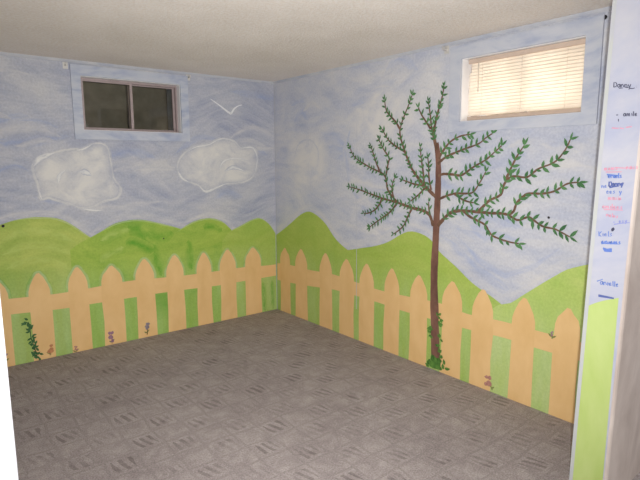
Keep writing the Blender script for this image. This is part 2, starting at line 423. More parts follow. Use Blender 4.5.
# hole rectangles (u0, z0, u1, z1)
WL = (-1.712, 1.700, -0.935, 2.096)
WR = (-2.890, 1.702, -2.128, 2.086)
PL = lambda u, z, d: V3((u, d, z))
PR = lambda u, z, d: V3((d, u, z))
XW, YS = -4.5, -6.2
floor = tag(box('floor', (XW, YS, -0.012), (-0.007, -0.007, 0.0), M['carpet'], base=False), 'grey brown patterned carpet covering the whole floor', 'floor', kind='structure')
tag(box('floor_slab', (XW, YS, -0.10), (0.28, 0.28, -0.012), M['slab'], base=False), 'floor slab coloured dark as the shadow line along the carpet edge', 'floor', kind='structure')
tag(box('ceiling', (XW, YS, H), (0.28, 0.28, H+0.1), M['ceiling'], base=False), 'off-white ceiling with a rough stippled finish', 'ceiling', kind='structure')
wl = tag(ring('wall_left', PL, (XW, 0.0, 0.28, H), WL, 0.0, 0.28, M['sky_left'], base=False), 'left mural wall with two clouds and a bird in a grey blue sky', 'wall', kind='structure')
wr = tag(ring('wall_right', PR, (YS, 0.0, 0.0, H), WR, 0.0, 0.28, M['sky_right'], base=False), 'right mural wall carrying the painted tree under the blind', 'wall', kind='structure')
tag(box('wall_far_left', (XW-0.1, YS, 0), (XW, 0.28, H), M['white_wall'], base=False), 'plain wall closing the room beyond the left edge', 'wall', kind='structure')

# ceiling cove strips
def cove(name, P, a, b, label):
    v = []; f = []; prof = [(0, 0), (0.016, 0), (0.012, -0.007), (0.007, -0.013), (0, -0.018)]
    for u in (a, b): v += [P(u, H+dz, -d) for d, dz in prof]
    n = len(prof)
    for k in range(n): f.append((k, (k+1) % n, n+(k+1) % n, n+k))
    f += [tuple(range(n)), tuple(range(n, 2*n))]
    tag(obj(name, v, f, M['cove'], base=False), label, 'trim', kind='structure')
cove('trim_1', PL, XW, -0.001, 'narrow painted strip between left wall and ceiling')
cove('trim_2', PR, -3.23, -0.001, 'narrow painted strip between right wall and ceiling')
cb = Flat('R', 0.0008); cb.ribbon([(-0.012, 0.01), (-0.011, 0.7), (-0.013, 1.4), (-0.012, 2.17)], 0.014, 0.014); cb.build('corner_strip', M['cove'], wr)
sm = Flat('R', 0.0034); sm.ribbon([(-1.170, 0.26), (-1.169, 0.7), (-1.166, 1.2), (-1.163, 1.75)], 0.006, 0.004); sm.build('seam', M['cove'], wr)

# wall between room and hall: right end with the painted jamb, left end white
yf, yn = -3.238, -3.392
lean = 0.036
prof = [(JX, yf), (JX, yn+0.012), (JX+0.004, yn+0.004), (JX+0.012, yn), (-0.001, yn), (-0.001, yf)]
v = [(x, y+(0.014 if z == 0 else 0.014-lean), z) for z in (0.0, H) for x, y in prof]
f = [(k, (k+1) % 6, 6+(k+1) % 6, 6+k) for k in range(6)] + [tuple(range(6))[::-1], tuple(range(6, 12))]
jw = obj('wall_end_right', v, f, [M['sky_jamb'], M['beige']], base=False)
for p in jw.data.polygons: p.material_index = 1 if p.index in (1, 2, 3) else 0
tag(jw, 'pale lilac wall end beside the opening, written over with height marks', 'wall', kind='structure')
def jy(z): return 0.014-lean*z/H
bd = Flat('J', 0.0012); bd.ribbon([(yf-0.009+jy(z), z) for z in (0.0, 0.5, 1.0, 1.6, 2.2)], 0.015, 0.015); bd.build('corner_bead', M['cream'], jw)
wf = tag(box('wall_front_left', (XW, -3.43, 0), (-2.708, -3.24, H), M['white_wall'], bevel=0.006, base=False), 'bright white wall edge at the far left of the opening', 'wall', kind='structure')

# ------------------------------------------------------------------ windows
def window(name, P, hole, casing_out, depth, mat_casing, label, mull):
    u0, z0, u1, z1 = hole
    root = empty(name, P((u0+u1)/2, z0, 0)); tag(root, label, 'window', kind='structure')
    ring('casing', P, casing_out, (u0, z0, u1, z1), -0.014, 0.002, mat_casing, root)
    ring('window_frame', P, (u0, z0, u1, z1), (u0+0.016, z0+0.014, u1-0.016, z1-0.020), depth, depth+0.06, M['alu'], root)
    for (a, b, dd) in ((u0+0.016, mull+0.014, depth+0.004), (mull-0.014, u1-0.016, depth+0.030)):
        s = ring('sash', P, (a, z0+0.014, b, z1-0.020), (a+0.016 if a < mull-0.1 else a+0.024, z0+0.026, b-0.020 if b < u1-0.1 else b-0.016, z1-0.029), dd, dd+0.022, M['alu'], root)
        vv = [P(a+0.01, z0+0.02, dd+0.011), P(b-0.01, z0+0.02, dd+0.011), P(b-0.01, z1-0.028, dd+0.011), P(a+0.01, z1-0.028, dd+0.011)]
        s['_o'] = root['_o']; obj('pane', vv, [(0, 1, 2, 3)], M['glass'], s)
    return root
win_l = window('window_1', PL, WL, (-1.778, 1.632, -0.868, 2.170), 0.055, M['casing'], 'small dark two-pane sliding window high on the left wall', -1.325)
win_r = window('window_2', PR, WR, (-2.972, 1.638, -2.046, 2.168), 0.105, M['casing_right'], 'small basement window behind the glowing blind on the right wall', -2.49)
ring('reveal_lining', PR, WR, (WR[0]+0.004, WR[1]+0.004, WR[2]-0.004, WR[3]-0.004), 0.001, 0.104, M['white_trim'], win_r)
ring('reveal_lining', PL, WL, (WL[0]+0.004, WL[1]+0.004, WL[2]-0.004, WL[3]-0.004), 0.001, 0.054, M['white_trim'], win_l)
def well(name, P, u0, u1, z0, z1, d0, d1, mat, label):
    c = [P(u, z, d) for d in (d0, d1) for u, z in ((u0, z0), (u1, z0), (u1, z1), (u0, z1))]
    f = [(4, 5, 6, 7), (0, 1, 5, 4), (1, 2, 6, 5), (2, 3, 7, 6), (3, 0, 4, 7)]
    o = obj(name, c, f, mat, base=False); md = o.modifiers.new('thick', 'SOLIDIFY'); md.thickness = 0.03; md.offset = 1
    tag(o, label, 'window well', kind='structure')
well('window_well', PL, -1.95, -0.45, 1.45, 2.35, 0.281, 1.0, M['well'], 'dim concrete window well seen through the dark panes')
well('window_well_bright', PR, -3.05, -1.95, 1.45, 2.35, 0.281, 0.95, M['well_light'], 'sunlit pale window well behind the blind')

# mini blind in the right window
bl = empty('mini_blind', PR((WR[0]+WR[2])/2, WR[1], 0.045))
tag(bl, 'closed cream mini blind glowing with daylight in the right window', 'blind')
b0, b1 = WR[0]+0.012, WR[2]-0.026
box('headrail', PR(b0, WR[3]-0.031, 0.030), PR(b1, WR[3]-0.005, 0.056), M['blind_rail'], bl, 0.002)
ns = 17; zt, zb = WR[3]-0.040, WR[1]+0.044
for k in range(ns):
    z = zt+(zb-zt)*k/(ns-1); hh = 0.0110; v = []; f = []
    sag = random.uniform(-.0008, .0008)
    q0 = b0+0.002; q1 = b1-0.001+(0 if k > 2 else -0.014)
    for j in range(5):
        t = -1+j/2; dz = hh*t; dd = 0.043+0.0055*t+0.0012*(1-t*t)
        v += [PR(q0, z+dz+sag, dd), PR(q1, z+dz-sag, dd)]
    for j in range(4): f.append((2*j, 2*j+1, 2*j+3, 2*j+2))
    obj('slat', v, f, M['slat'], bl, smooth=True)
box('bottom_rail', PR(b0+0.001, WR[1]+0.008, 0.034), PR(b1-0.001, WR[1]+0.030, 0.054), M['blind_rail'], bl, 0.002)
tube('tilt_wand', [PR(b1-0.075, WR[3]-0.03, 0.027), PR(b1-0.078, WR[3]-0.12, 0.025), PR(b1-0.079, WR[3]-0.21, 0.026)], 0.0026, M['slat'], bl)
for u in (b0+0.10, b1-0.10, (b0+b1)/2):
    tube('lift_cord', [PR(u, WR[3]-0.03, 0.0345), PR(u, WR[1]+0.02, 0.0345)], 0.0007, M['slat'], bl, 5)

# curtain brackets and nails
def bracket(P, u, z, mat, label):
    r = empty('curtain_bracket', P(u, z, 0)); tag(r, label, 'bracket', 'curtain rod brackets by the windows')
    box('plate', P(u-0.018, z-0.024, -0.004), P(u+0.018, z+0.024, -0.0005), mat, r, 0.001)
    v, f = box_vf((0, 0, 0), (1, 1, 1))
    box('hook', P(u-0.005, z-0.006, -0.040), P(u+0.005, z+0.006, -0.003), mat, r, 0.001)
    box('hook_lip', P(u-0.005, z-0.006, -0.044), P(u+0.005, z+0.016, -0.039), mat, r, 0.001)
p = Lp(65, 64); bracket(PL, p[0], p[1]-0.01, M['bracket'], 'small white curtain bracket above left corner of the dark window')
p = Lp(188, 77); bracket(PL, p[0], p[1]-0.005, M['bracket'], 'small white curtain bracket above right corner of the dark window')
p = Rp(447, 49); bracket(PR, p[0], p[1]-0.005, M['bracket'], 'small white curtain bracket near upper left corner of the blind window')
def nail(P, u, z, label, s=0.007):
    v = []; f = []; n = 10
    for d, r in ((-0.0045, s), (-0.0032, s*1.0), (-0.003, s*.4), (0.002, s*.4)):
        v += [P(u+r*math.cos(2*math.pi*k/n), z+r*math.sin(2*math.pi*k/n), d) for k in range(n)]
    for i in range(3):
        for k in range(n): f.append((i*n+k, i*n+(k+1) % n, (i+1)*n+(k+1) % n, (i+1)*n+k))
    f.append(tuple(range(n)))
    tag(obj('nail', v, f, M['dark_metal'], smooth=True), label, 'nail')
p = Rp(549, 217.5); nail(PR, p[0], p[1], 'small dark nail head in the sky above the lowest right branch')
p = Rp(607, 17); nail(PR, p[0]+0.008, p[1], 'dark nail head in the top corner between blind window and wall end', 0.011)
p = Lp(163.5, 238.5); nail(PL, p[0], p[1], 'small dark nail head in the deep green hill on left wall', 0.006)
p = Lp(3, 226); nail(PL, p[0], p[1], 'dark nail head at left hill crest by the white wall edge', 0.010)

# ================================================================== the mural
# loose brushwork of the sky
def strokes(wall, parent, seeds, name, mat, off, extra=()):
    F = Flat(wall, off)
    for (u, z, ln, w, bend) in seeds:
        pts = [(u+ln*(t-0.5), z+bend*math.sin(t*math.pi)*ln+0.02*math.sin(5*t+u)) for t in [i/9 for i in range(10)]]
        F.ribbon(pts, w, w*0.7, 0.08, end=0.25)
    for pts, w in extra: F.ribbon(pts, w, w*0.8, 0.06, end=0.12)
    o = F.build(name, mat, parent); o['kind'] = 'stuff'
    return o
def rnd(n, u0, u1, z0, z1, avoid):
    out = []
    while len(out) < n:
        u, z = random.uniform(u0, u1), random.uniform(z0, z1); ln = random.uniform(.2, .7)
        if any(a < u+ln/2 and u-ln/2 < c and b < z+.06 and z-.06 < d for a, b, c, d in avoid): continue
        out.append((u, z, ln, random.uniform(.05, .12), random.uniform(-.12, .2)))
    return out
AVL = [(-1.80, 1.60, -0.84, 2.2)]; AVR = [(-3.0, 1.6, -2.03, 2.2)]
def para(hill, d): return [(u, z+d) for u, z in hill]

HL1 = [Lp(*q) for q in ((-14, 229), (0, 225), (10, 221.5), (25, 218.8), (40, 218), (57, 219.3), (70, 224.5), (82, 232.5), (92, 238.5), (104, 246), (118, 257))]
HL2 = [Lp(*q) for q in ((70, 250), (80, 243), (90, 237.6), (100.6, 232), (113, 225.2), (125.4, 221.6), (137.8, 220.4), (148.4, 221.6), (164, 225), (178.5, 228.3), (192, 233), (204, 240))]
HL3 = [Lp(*q) for q in ((170, 240), (177, 232), (184, 227.4), (191, 223.5), (198, 220.8), (210, 218.8), (221.6, 221.8), (228, 226.5), (234, 233), (240, 242))]
HL4 = [Lp(*q) for q in ((222, 241), (230, 231.5), (239, 227.2), (250.8, 220.8), (259.5, 218.6), (266, 221.5), (271, 226.5), (275.4, 233.5))]
HR1 = [Rp(*q) for q in ((276.2, 235), (284, 229), (290, 224), (300, 215.2), (308, 211.6), (315, 214), (325, 223), (335, 238), (344, 247), (354, 254), (366, 262))]
HR2 = [Rp(*q) for q in ((330, 258), (340, 251.5), (352, 249.5), (362, 248), (375, 246), (388, 242), (400, 235), (408, 231.6), (416, 232), (425, 235.5), (432, 241), (440, 252), (456, 266.7), (472.5, 283), (491.5, 296.5), (500, 303), (512, 313))]
HR3 = [Rp(*q) for q in ((480, 317), (492, 309), (500, 304.5), (510.5, 303), (521, 296.5), (543, 283), (556, 275.5), (567, 269.6), (585, 265), (600, 262))]
random.seed(11)
strokes('L', wl, rnd(14, -2.5, -0.15, 1.15, 2.12, AVL), 'blue_brush_strokes', M['blue_L'], 0.0003)
strokes('L', wl, rnd(14, -2.5, -0.15, 1.12, 2.12, AVL), 'pale_brush_strokes', M['soft_L'], 0.0006,
        [(para(HL1, .04), .07), (para(HL2[2:], .04), .06), (para(HL3[2:], .04), .06)])
strokes('R', wr, rnd(13, -2.95, -0.15, 0.95, 2.12, AVR), 'blue_brush_strokes', M['blue_R'], 0.0003,
        [(para(HR2[11:], .12), .07), ([Rp(*q) for q in ((352, 120), (345, 150), (350, 185), (368, 215), (390, 222))], .06), ([Rp(*q) for q in ((455, 235), (480, 262), (505, 276), (530, 268), (560, 248))], .06)])
strokes('R', wr, rnd(14, -2.95, -0.15, 0.95, 2.12, AVR), 'pale_brush_strokes', M['soft_R'], 0.0006,
        [(para(HR1, .045), .08), (para(HR2[1:], .045), .08), (para(HR3[2:], .045), .07)])

def hill(wall, crest, off, kind, label, shades=()):
    F = Flat(wall, off); c = smooth_path(crest, 0.03)
    F.poly(c+[(c[-1][0], -0.011), (c[0][0], -0.011)])
    o = tag(F.build('painted_hill', M['hill_'+kind]), label, 'painted hill', 'hills of the mural', 'thing')
    if wall == 'L':
        E = Flat(wall, off+0.0001); q0 = c[len(c)//6:len(c)*4//5]; E.ribbon(q0, 0.015, 0.013, 0.1, end=.25); E.build('crest_line', M['halo_'+kind], o)
    for nm, m, pths, w in shades:
        for qi, q in enumerate(pths):
            S = Flat(wall, off+0.00012+0.00001*qi+(0.00005 if nm[0] == 'p' else 0)); S.ribbon(smooth_path([Lp(*z) for z in q], 0.03), w, w*0.85, 0.12, end=0.14); S.build(nm, M[m+kind], o)
    return o
random.seed(3)
hill('L', HL1, 0.0010, 'olive', 'olive green rounded hill at far left of the left wall mural', [
    ('pale_brushwork', 'lite_', (((2, 240), (25, 232), (50, 232), (75, 243)), ((2, 255), (25, 246), (52, 247), (76, 256)), ((5, 269), (30, 260), (55, 262), (70, 270))), 0.07)])
hill('L', HL2, 0.0013, 'deep', 'hill with a dark green patch, second from left on left wall', [
    ('dark_brushwork', 'dark_', (((128, 226), (142, 236), (153, 250), (161, 276)), ((146, 232), (160, 238), (174, 234)), ((126, 240), (140, 246), (154, 252)), ((183, 236), (187, 252), (189, 274))), 0.13),
    ('pale_brushwork', 'lite_', (((100, 240), (116, 233), (130, 230)), ((100, 262), (112, 252), (124, 248))), 0.08)])
hill('L', HL3, 0.0016, 'deep', 'small rounded hill in the right half of left wall mural', [
    ('dark_brushwork', 'dark_', (((203, 226), (213, 227), (222, 232)), ((189, 240), (190, 256), (191, 270))), 0.09)])
hill('L', HL4, 0.0019, 'lime', 'small bright hill touching the room corner on left wall', [
    ('dark_brushwork', 'dark_', (((263, 282), (264, 296), (265, 311)), ((272, 280), (272.5, 294), (273, 309))), 0.07)])
hill('R', HR1, 0.0012, 'lime', 'pointed green hill beside the room corner on right wall')
hill('R', HR2, 0.0015, 'lime', 'broad green hill behind the painted tree trunk')
hill('R', HR3, 0.0018, 'pale', 'pale green hill rising at far right end of right wall')
JH = [Jp(*q) for q in ((583.5, 308), (590, 305), (600, 301.5), (612, 299), (622, 297.5), (632, 297))]
JH = [(yf-0.001+jy(JH[0][1]), JH[0][1])]+JH[1:]
F = Flat('J', 0.0006); c = [q for q in smooth_path(JH, .01) if q[0] > yn+0.014+jy(0.9)]
F.poly(c+[(yn+0.014+jy(0), 0.0015)]+[(yf-0.001+jy(0), 0.0015)])
tag(F.build('painted_hill', M['jamb_green']), 'lime green painted lower part of the lilac wall end', 'painted hill', 'hills of the mural', 'thing')

# fences
def fence(wall, spec, rails, off, label):
    us = [s[0] for s in spec]
    root = empty('painted_picket_fence', place(wall, (sum(us)/len(us), 0.0), off)); tag(root, label, 'painted fence')
    F = Flat(wall, off)
    top = smooth_path(rails[0], .05); bot = smooth_path(rails[1], .05)
    F.poly(top+bot[::-1]); F.build('rail', M['rail'], root)
    for (u, zt, w) in spec:
        zs = 0.525+random.uniform(-.012, .012); z0 = -0.011; P = Flat(wall, off+0.0004); wl_, wr_ = w/2, w/2
        j = lambda: random.uniform(-.006, .006)
        pts = [(u-wl_*1.04, z0), (u-wl_+j(), .2), (u-wl_+j(), .38), (u-wl_, zs-.03), (u-wl_*.97, zs+.01), (u-wl_*.80, zs+.055), (u-wl_*.45, zt-.035), (u-wl_*.16, zt-.004),
               (u+wr_*.10, zt), (u+wr_*.45, zt-.032), (u+wr_*.80, zs+.052), (u+wr_*.97, zs+.01), (u+wr_, zs-.03), (u+wr_+j(), .38), (u+wr_+j(), .2), (u+wr_*1.04, z0)]
        hp = pts[2:14]; Hh = Flat(wall, off-0.0003); Hh.ribbon(smooth_path(hp, .02), .042, .042, .1)
        P.poly(pts); pk = P.build('picket', M['fence'], root)
        if wall == 'L': Hh.build('pale_outline', M['halo_deep'], pk)
random.seed(5)
fence('L', [(-2.375, .655, .15), (-2.102, .659, .145), (-1.835, .668, .142), (-1.582, .647, .165), (-1.316, .667, .16), (-1.054, .67, .158), (-.782, .661, .145), (-.543, .662, .168), (-.272, .653, .175)],
      ([(-2.45, .50), (-2.31, .498), (-1.99, .484), (-1.75, .49), (-1.46, .502), (-1.21, .491), (-.93, .479), (-.65, .476), (-.42, .476), (-.10, .458), (-.012, .456)],
       [(-2.45, .385), (-2.27, .38), (-1.97, .362), (-1.70, .361), (-1.455, .359), (-1.19, .358), (-.92, .35), (-.67, .34), (-.41, .341), (-.116, .342), (-.012, .342)]), 0.0026,
      'tan painted picket fence running along the bottom of left wall')
fence('R', [(-.150, .640, .17), (-.412, .661, .19), (-.772, .672, .175), (-1.048, .659, .18), (-1.288, .656, .168), (-1.562, .662, .155), (-1.825, .655, .16), (-2.115, .662, .165), (-2.352, .653, .155), (-2.632, .655, .15), (-2.893, .651, .145), (-3.13, .65, .14)],
      ([(-.016, .47), (-.24, .484), (-.55, .485), (-.88, .500), (-1.41, .47), (-1.72, .478), (-2.013, .49), (-2.235, .466), (-2.5, .478), (-2.76, .476), (-3.2, .475)],
       [(-.016, .30), (-.234, .31), (-.55, .335), (-.915, .368), (-1.44, .367), (-1.68, .358), (-2.24, .363), (-2.51, .376), (-2.75, .37), (-3.2, .37)]), 0.0026,
      'tan painted picket fence running along the bottom of right wall')

# clouds
def cloud(wall, outline, inner, wash, label):
    o_ = smooth_path(outline, .02, True); u = sum(q[0] for q in o_)/len(o_); z = min(q[1] for q in o_)
    root = empty('painted_cloud', place(wall, (u, z), 0.0010)); tag(root, label, 'painted cloud', 'clouds of the mural')
    cu, cz = sum(q[0] for q in o_)/len(o_), sum(q[1] for q in o_)/len(o_); n = len(o_)
    vv = [place(wall, (cu, cz), 0.0008)]; uv = [(0, 0)]; ff = []
    for r in (0.35, 0.65, 1.06):
        vv += [place(wall, (cu+(q[0]-cu)*r, cz+(q[1]-cz)*r), 0.0008) for q in o_]; uv += [(q[0], r/1.06) for q in o_]
    for k in range(n):
        ff.append((0, 1+k, 1+(k+1) % n))
        for r in (0, 1): ff.append((1+r*n+k, 1+(r+1)*n+k, 1+(r+1)*n+(k+1) % n, 1+r*n+(k+1) % n))
    obj('cloud_body', vv, ff, M['cloud_'+wall], root, uvs=uv)
    if wall == 'L':
        O = Flat(wall, 0.0009); O.ribbon(o_+[o_[0]], .030, .026, .25); O.build('outline', M['outline_L'], root)
    for pts, w in inner:
        S = Flat(wall, 0.0011); S.ribbon(smooth_path(pts, .015), w, w*.6, .15, end=.3); S.build('brush_stroke', M['white_'+wall] if wall == 'L' else M['soft_R'], root)
random.seed(21)
c1 = lambda x, y: Lp(20+x/5.336, 130+y/5.336)
cloud('L', [c1(*q) for q in ((70, 190), (110, 145), (180, 120), (250, 108), (340, 95), (390, 72), (450, 75), (475, 110), (485, 180), (500, 260), (535, 310), (520, 360), (450, 380), (350, 420), (250, 390), (150, 360), (110, 370), (95, 290), (75, 240))],
      [([c1(*q) for q in ((70, 195), (110, 150), (185, 122))], .05), ([c1(*q) for q in ((203, 285), (212, 240), (245, 213))], .032), ([c1(*q) for q in ((318, 222), (352, 226), (382, 246))], .05), ([c1(*q) for q in ((330, 418), (410, 430), (450, 425))], .022), ([c1(*q) for q in ((100, 320), (108, 350), (118, 375))], .02), ([c1(*q) for q in ((300, 108), (345, 97), (390, 75))], .03)],
      [([c1(*q) for q in s], .14) for s in (((110, 200), (200, 160), (320, 140), (440, 120)), ((130, 270), (220, 200), (330, 185), (450, 190)), ((430, 130), (440, 220), (470, 310)), ((150, 330), (260, 300), (370, 310), (490, 340)), ((200, 370), (330, 370), (450, 360)))],
      'large white cloud below the dark window on left wall')
c2 = lambda x, y: Lp(170+x/3.69, 90+y/3.69)
cloud('L', [c2(*q) for q in ((42, 325), (28, 278), (50, 235), (90, 210), (140, 200), (190, 178), (240, 190), (262, 212), (310, 215), (322, 262), (310, 315), (270, 340), (200, 350), (135, 375), (110, 355), (75, 340))],
      [([c2(*q) for q in ((30, 300), (45, 325), (70, 340))], .03), ([c2(*q) for q in ((105, 350), (133, 375), (175, 358), (218, 342))], .03), ([c2(*q) for q in ((178, 300), (200, 262), (250, 252), (290, 262))], .022), ([c2(*q) for q in ((200, 300), (235, 285), (275, 300))], .04), ([c2(*q) for q in ((60, 230), (95, 210), (140, 202), (190, 180), (240, 190))], .022), ([c2(*q) for q in ((262, 214), (305, 214), (322, 255), (312, 305))], .022)],
      [([c2(*q) for q in s], .15) for s in (((60, 260), (130, 230), (220, 215)), ((150, 250), (160, 300), (140, 340)), ((200, 290), (250, 275), (300, 290)), ((80, 320), (180, 325), (290, 310)))],
      'smaller white cloud between the dark window and the room corner')
c3 = lambda x, y: Rp(270+x/3, 80+y/3)
cloud('R', [c3(*q) for q in ((50, 240), (60, 185), (95, 152), (140, 155), (170, 195), (175, 250), (155, 310), (110, 330), (70, 305))],
      [([c3(*q) for q in ((70, 250), (85, 195), (120, 180), (145, 215), (140, 270))], .018)],
      [([c3(*q) for q in s], .16) for s in (((70, 200), (110, 180), (150, 200)), ((65, 250), (110, 235), (165, 250)), ((75, 300), (110, 290), (150, 290)))],
      'faint round cloud near the room corner on right wall')
c4 = lambda x, y: Rp(330+x/5.33, 70+y/5.33)
cloud('R', [c4(*q) for q in ((130, 330), (60, 270), (90, 210), (190, 180), (230, 110), (310, 85), (380, 110), (460, 130), (500, 180), (480, 300), (400, 380), (260, 400))],
      [([c4(*q) for q in ((200, 130), (250, 95), (320, 90), (380, 125))], .03)],
      [([c4(*q) for q in s], .2) for s in (((90, 250), (180, 215), (280, 190)), ((140, 310), (240, 270), (380, 260)), ((240, 150), (320, 120), (420, 150)), ((330, 230), (400, 200), (480, 220)))],
      'faint pale cloud behind the upper left branches of the tree')
# bird
br = empty('painted_bird', place('L', Lp(231, 113.8), 0.0012)); tag(br, 'thin white V-shaped bird in the sky right of the dark window', 'painted bird')
for pts, a, b in ((((210.5, 99), (219, 105), (226, 110.5), (231, 114)), .006, .019), (((231, 114), (234, 109), (238, 106), (242, 105)), .019, .006)):
    W = Flat('L', 0.0012); W.ribbon(smooth_path([Lp(*q) for q in pts], .01), a, b); W.build('wing', M['bird'], br)

# ------------------------------------------------------------------ the tree
tree = empty('painted_tree', place('R', Rp(436, 369), 0.0026)); tag(tree, 'tall brown tree with leafy branches painted on right wall', 'painted tree')
random.seed(2)
T = Flat('R', 0.0030)
T.ribbon(smooth_path([Rp(*q) for q in ((436.5, 369), (435.5, 345), (435, 322), (434.5, 300), (434.3, 280), (434.8, 262), (435.8, 243), (436.6, 224), (437.8, 200), (438.5, 180), (438.6, 165), (438, 153), (436.5, 143))], .03), .080, .040, .07)
trunk = T.build('trunk', M['bark'], tree)
BR = [
 ((437, 150), (434.3, 133), (437.5, 115), (442.2, 98), (444.4, 86)),
 ((435.7, 146), (432, 128), (430.6, 115), (428.5, 101)),
 ((431, 129), (426.5, 122), (422, 115), (418.6, 107.5)),
 ((436, 197), (425, 185.7), (413.5, 171), (408, 159), (404.7, 150), (400.3, 134.4), (402, 123), (408.5, 106), (412.8, 94)),
 ((400, 129), (396, 122), (386.9, 111), (385, 99.5)),
 ((404.7, 151), (398, 147.5), (388.8, 140), (382.4, 129)),
 ((386, 177), (388.5, 163), (389.5, 158), (384, 149.4), (378.6, 138.5)),
 ((397.4, 202), (388.5, 190.6), (386, 178), (381.6, 172.8), (369.7, 167), (355, 157), (349.6, 145.5)),
 ((380, 171), (377, 164), (374.7, 157), (371.2, 146)),
 ((433.5, 226), (430, 215.4), (423, 210.4), (411.3, 207.5), (397.4, 202.5), (383.6, 198.6), (372.7, 194.6), (359.8, 189.7), (349.5, 186.7)),
 ((382, 198.5), (380.5, 203), (375.6, 209.5), (369, 213), (364, 213.2)),
 ((397.4, 203), (393, 209), (387.5, 214.4), (377.6, 221.3), (370, 227.2)),
 ((412.3, 208), (408.3, 216.4), (403.4, 226.3), (394, 234)),
 ((425, 186), (419, 185), (413.3, 183.7), (403, 180)),
 ((426, 187), (419, 194.6), (411, 201)),
 ((424.5, 184), (423.5, 172), (421.8, 160), (420.4, 147)),
 ((431.5, 190), (429.3, 178), (429, 166), (428, 157)),
 ((430.3, 215), (429.2, 208), (429, 202)),
 ((394, 198), (392.4, 190), (393, 183), (395.4, 177)),
 ((438, 164), (447, 156.6), (463.8, 149.4), (478.8, 143.8), (486, 138), (492.6, 133.6)),
 ((439, 159), (443.1, 151.3), (450.6, 141.9), (460, 136.5), (470.3, 134.2)),
 ((438.5, 176), (444, 174), (453, 174.5), (462, 175), (473.5, 167.2), (486.5, 159.5), (495, 152), (502, 145.8)),
 ((438.5, 200), (444, 197), (455, 193.5), (466, 193.5), (473.5, 192), (480.4, 182), (486, 172)),
 ((455, 194), (462, 199), (468, 201.5), (474, 202.8)),
 ((438, 226), (443, 220), (450.6, 213), (459.8, 210.7), (475.8, 211.7), (489.6, 213), (505.6, 214), (517.5, 220), (524, 218.4), (530, 217.5), (542.5, 226), (555, 229), (563, 233), (570, 236.8)),
 ((464, 211.5), (470, 216.5), (477, 220.3), (485, 224.7), (491.9, 234.8), (501, 239.2), (510, 242), (519, 243.6)),
 ((478, 211.8), (484, 206), (490, 200.3), (501, 194.6), (504.5, 184.4), (509, 178.4), (515, 176.3), (527.5, 177), (538.8, 168.8), (555, 162), (565.5, 150), (570.6, 139.5)),
 ((505.5, 181), (511, 168.8), (517.5, 156), (524.6, 145.4)),
 ((508, 214.5), (513.8, 211.5), (517.5, 202.5), (527.5, 194), (542.5, 193.6), (555, 191), (567.5, 183.8), (579, 182.3)),
]
for bi, px in enumerate(BR):
    pts = smooth_path([Rp(*q) for q in px], .012)
    L = sum(math.hypot(pts[k+1][0]-pts[k][0], pts[k+1][1]-pts[k][1]) for k in range(len(pts)-1))
    big = bi in (9, 24, 0, 3)
    F = Flat('R', 0.0032+0.00002*bi); F.ribbon(pts, .026 if big else .018, .008, .15)
    bo = F.build('branch', M['twig'], tree)
    G = Flat('R', 0.0040+0.00002*bi); acc = 0.0; nxt = .035 if L < .4 else .07; side = 1
    for k in range(1, len(pts)):
        dx, dy = pts[k][0]-pts[k-1][0], pts[k][1]-pts[k-1][1]; acc += math.hypot(dx, dy)
        if acc >= nxt or k == len(pts)-1:
            a = math.atan2(dy, dx); s = random.uniform(.85, 1.2)*(1.0 if bi < 19 else 1.18)
            if k == len(pts)-1:
                G.leaf(pts[k], a+random.uniform(-.2, .2), .040*s, .014*s)
            for sd in ((side,) if random.random() < .22 or k == len(pts)-1 else (1, -1)):
                up = random.uniform(.55, 1.15); ln = random.uniform(.030, .046)*s
                an = a+sd*up
                an += 0.25*(math.pi/2-((an+math.pi) % (2*math.pi)-math.pi)) if sd*math.cos(a) > 0 else 0
                G.leaf(pts[k], an, ln, .018*s)
            side = -side; nxt = acc+random.uniform(.024, .034)*(1.0 if bi < 19 else 1.25)
    G.build('leaves', M['leaf'], bo)
# ivy climbing the trunk foot
random.seed(9)
I = Flat('R', 0.0050)
for _ in range(46):
    q = (random.gauss(435.5, 4.6), 0); y = 366+(q[0]-436)*.28+random.uniform(-5.5, 3.0)
    I.leaf(Rp(min(max(q[0], 424), 445), y), random.uniform(.2, 2.9), random.uniform(.03, .05), .03)
for x, y in ((430.5, 330), (431, 334), (430, 327), (439, 316), (440, 320), (439.5, 324), (440, 345), (440.5, 352), (441, 358), (440, 339), (433, 357), (438, 360)):
    for _ in range(3): I.leaf(Rp(x+random.uniform(-1, 1), y+random.uniform(-1.5, 1.5)), random.uniform(0, 6.28), .032, .022)
I.build('ivy', M['ivy'], tree)

# small painted flowers and a vine along the floor
def flower(wall, fn, x, y, h, r, mat, label, lean_=0):
    root = empty('painted_flower', place(wall, fn(x-lean_, y+h), .003)); tag(root, label, 'painted flower', 'small flowers along the fence')
    S = Flat(wall, .0030); S.ribbon(smooth_path([fn(x-lean_, y+h), fn(x-lean_*.5+.4, y+h*.5), fn(x, y)], .01), .008, .006)
    S.leaf(fn(x-lean_*.7, y+h*.7), .7, .03, .014); S.leaf(fn(x-lean_*.7, y+h*.8), 2.5, .03, .014); S.build('stem', M['stem'], root)
    B = Flat(wall, .0034); px = math.hypot(fn(x+1, y)[0]-fn(x, y)[0], fn(x+1, y)[1]-fn(x, y)[1])
    for k in range(9): B.blob(fn(x+random.uniform(-r, r)*.8, y+random.uniform(-r, r)*1.3), r*px*.55, 7, .3)
    B.build('blossom', mat, root)
random.seed(4)
flower('L', Lp, 112, 336.5, 7, 3.2, M['purple'], 'purple painted flower on a picket, fourth flower from the left edge')
flower('L', Lp, 147, 326.5, 8, 2.4, M['grey_petal'], 'grey mauve painted flower nearest the corner on left wall')
flower('L', Lp, 50, 348, 7, 3.0, M['rust'], 'rust orange painted flower right of the dark green vine')
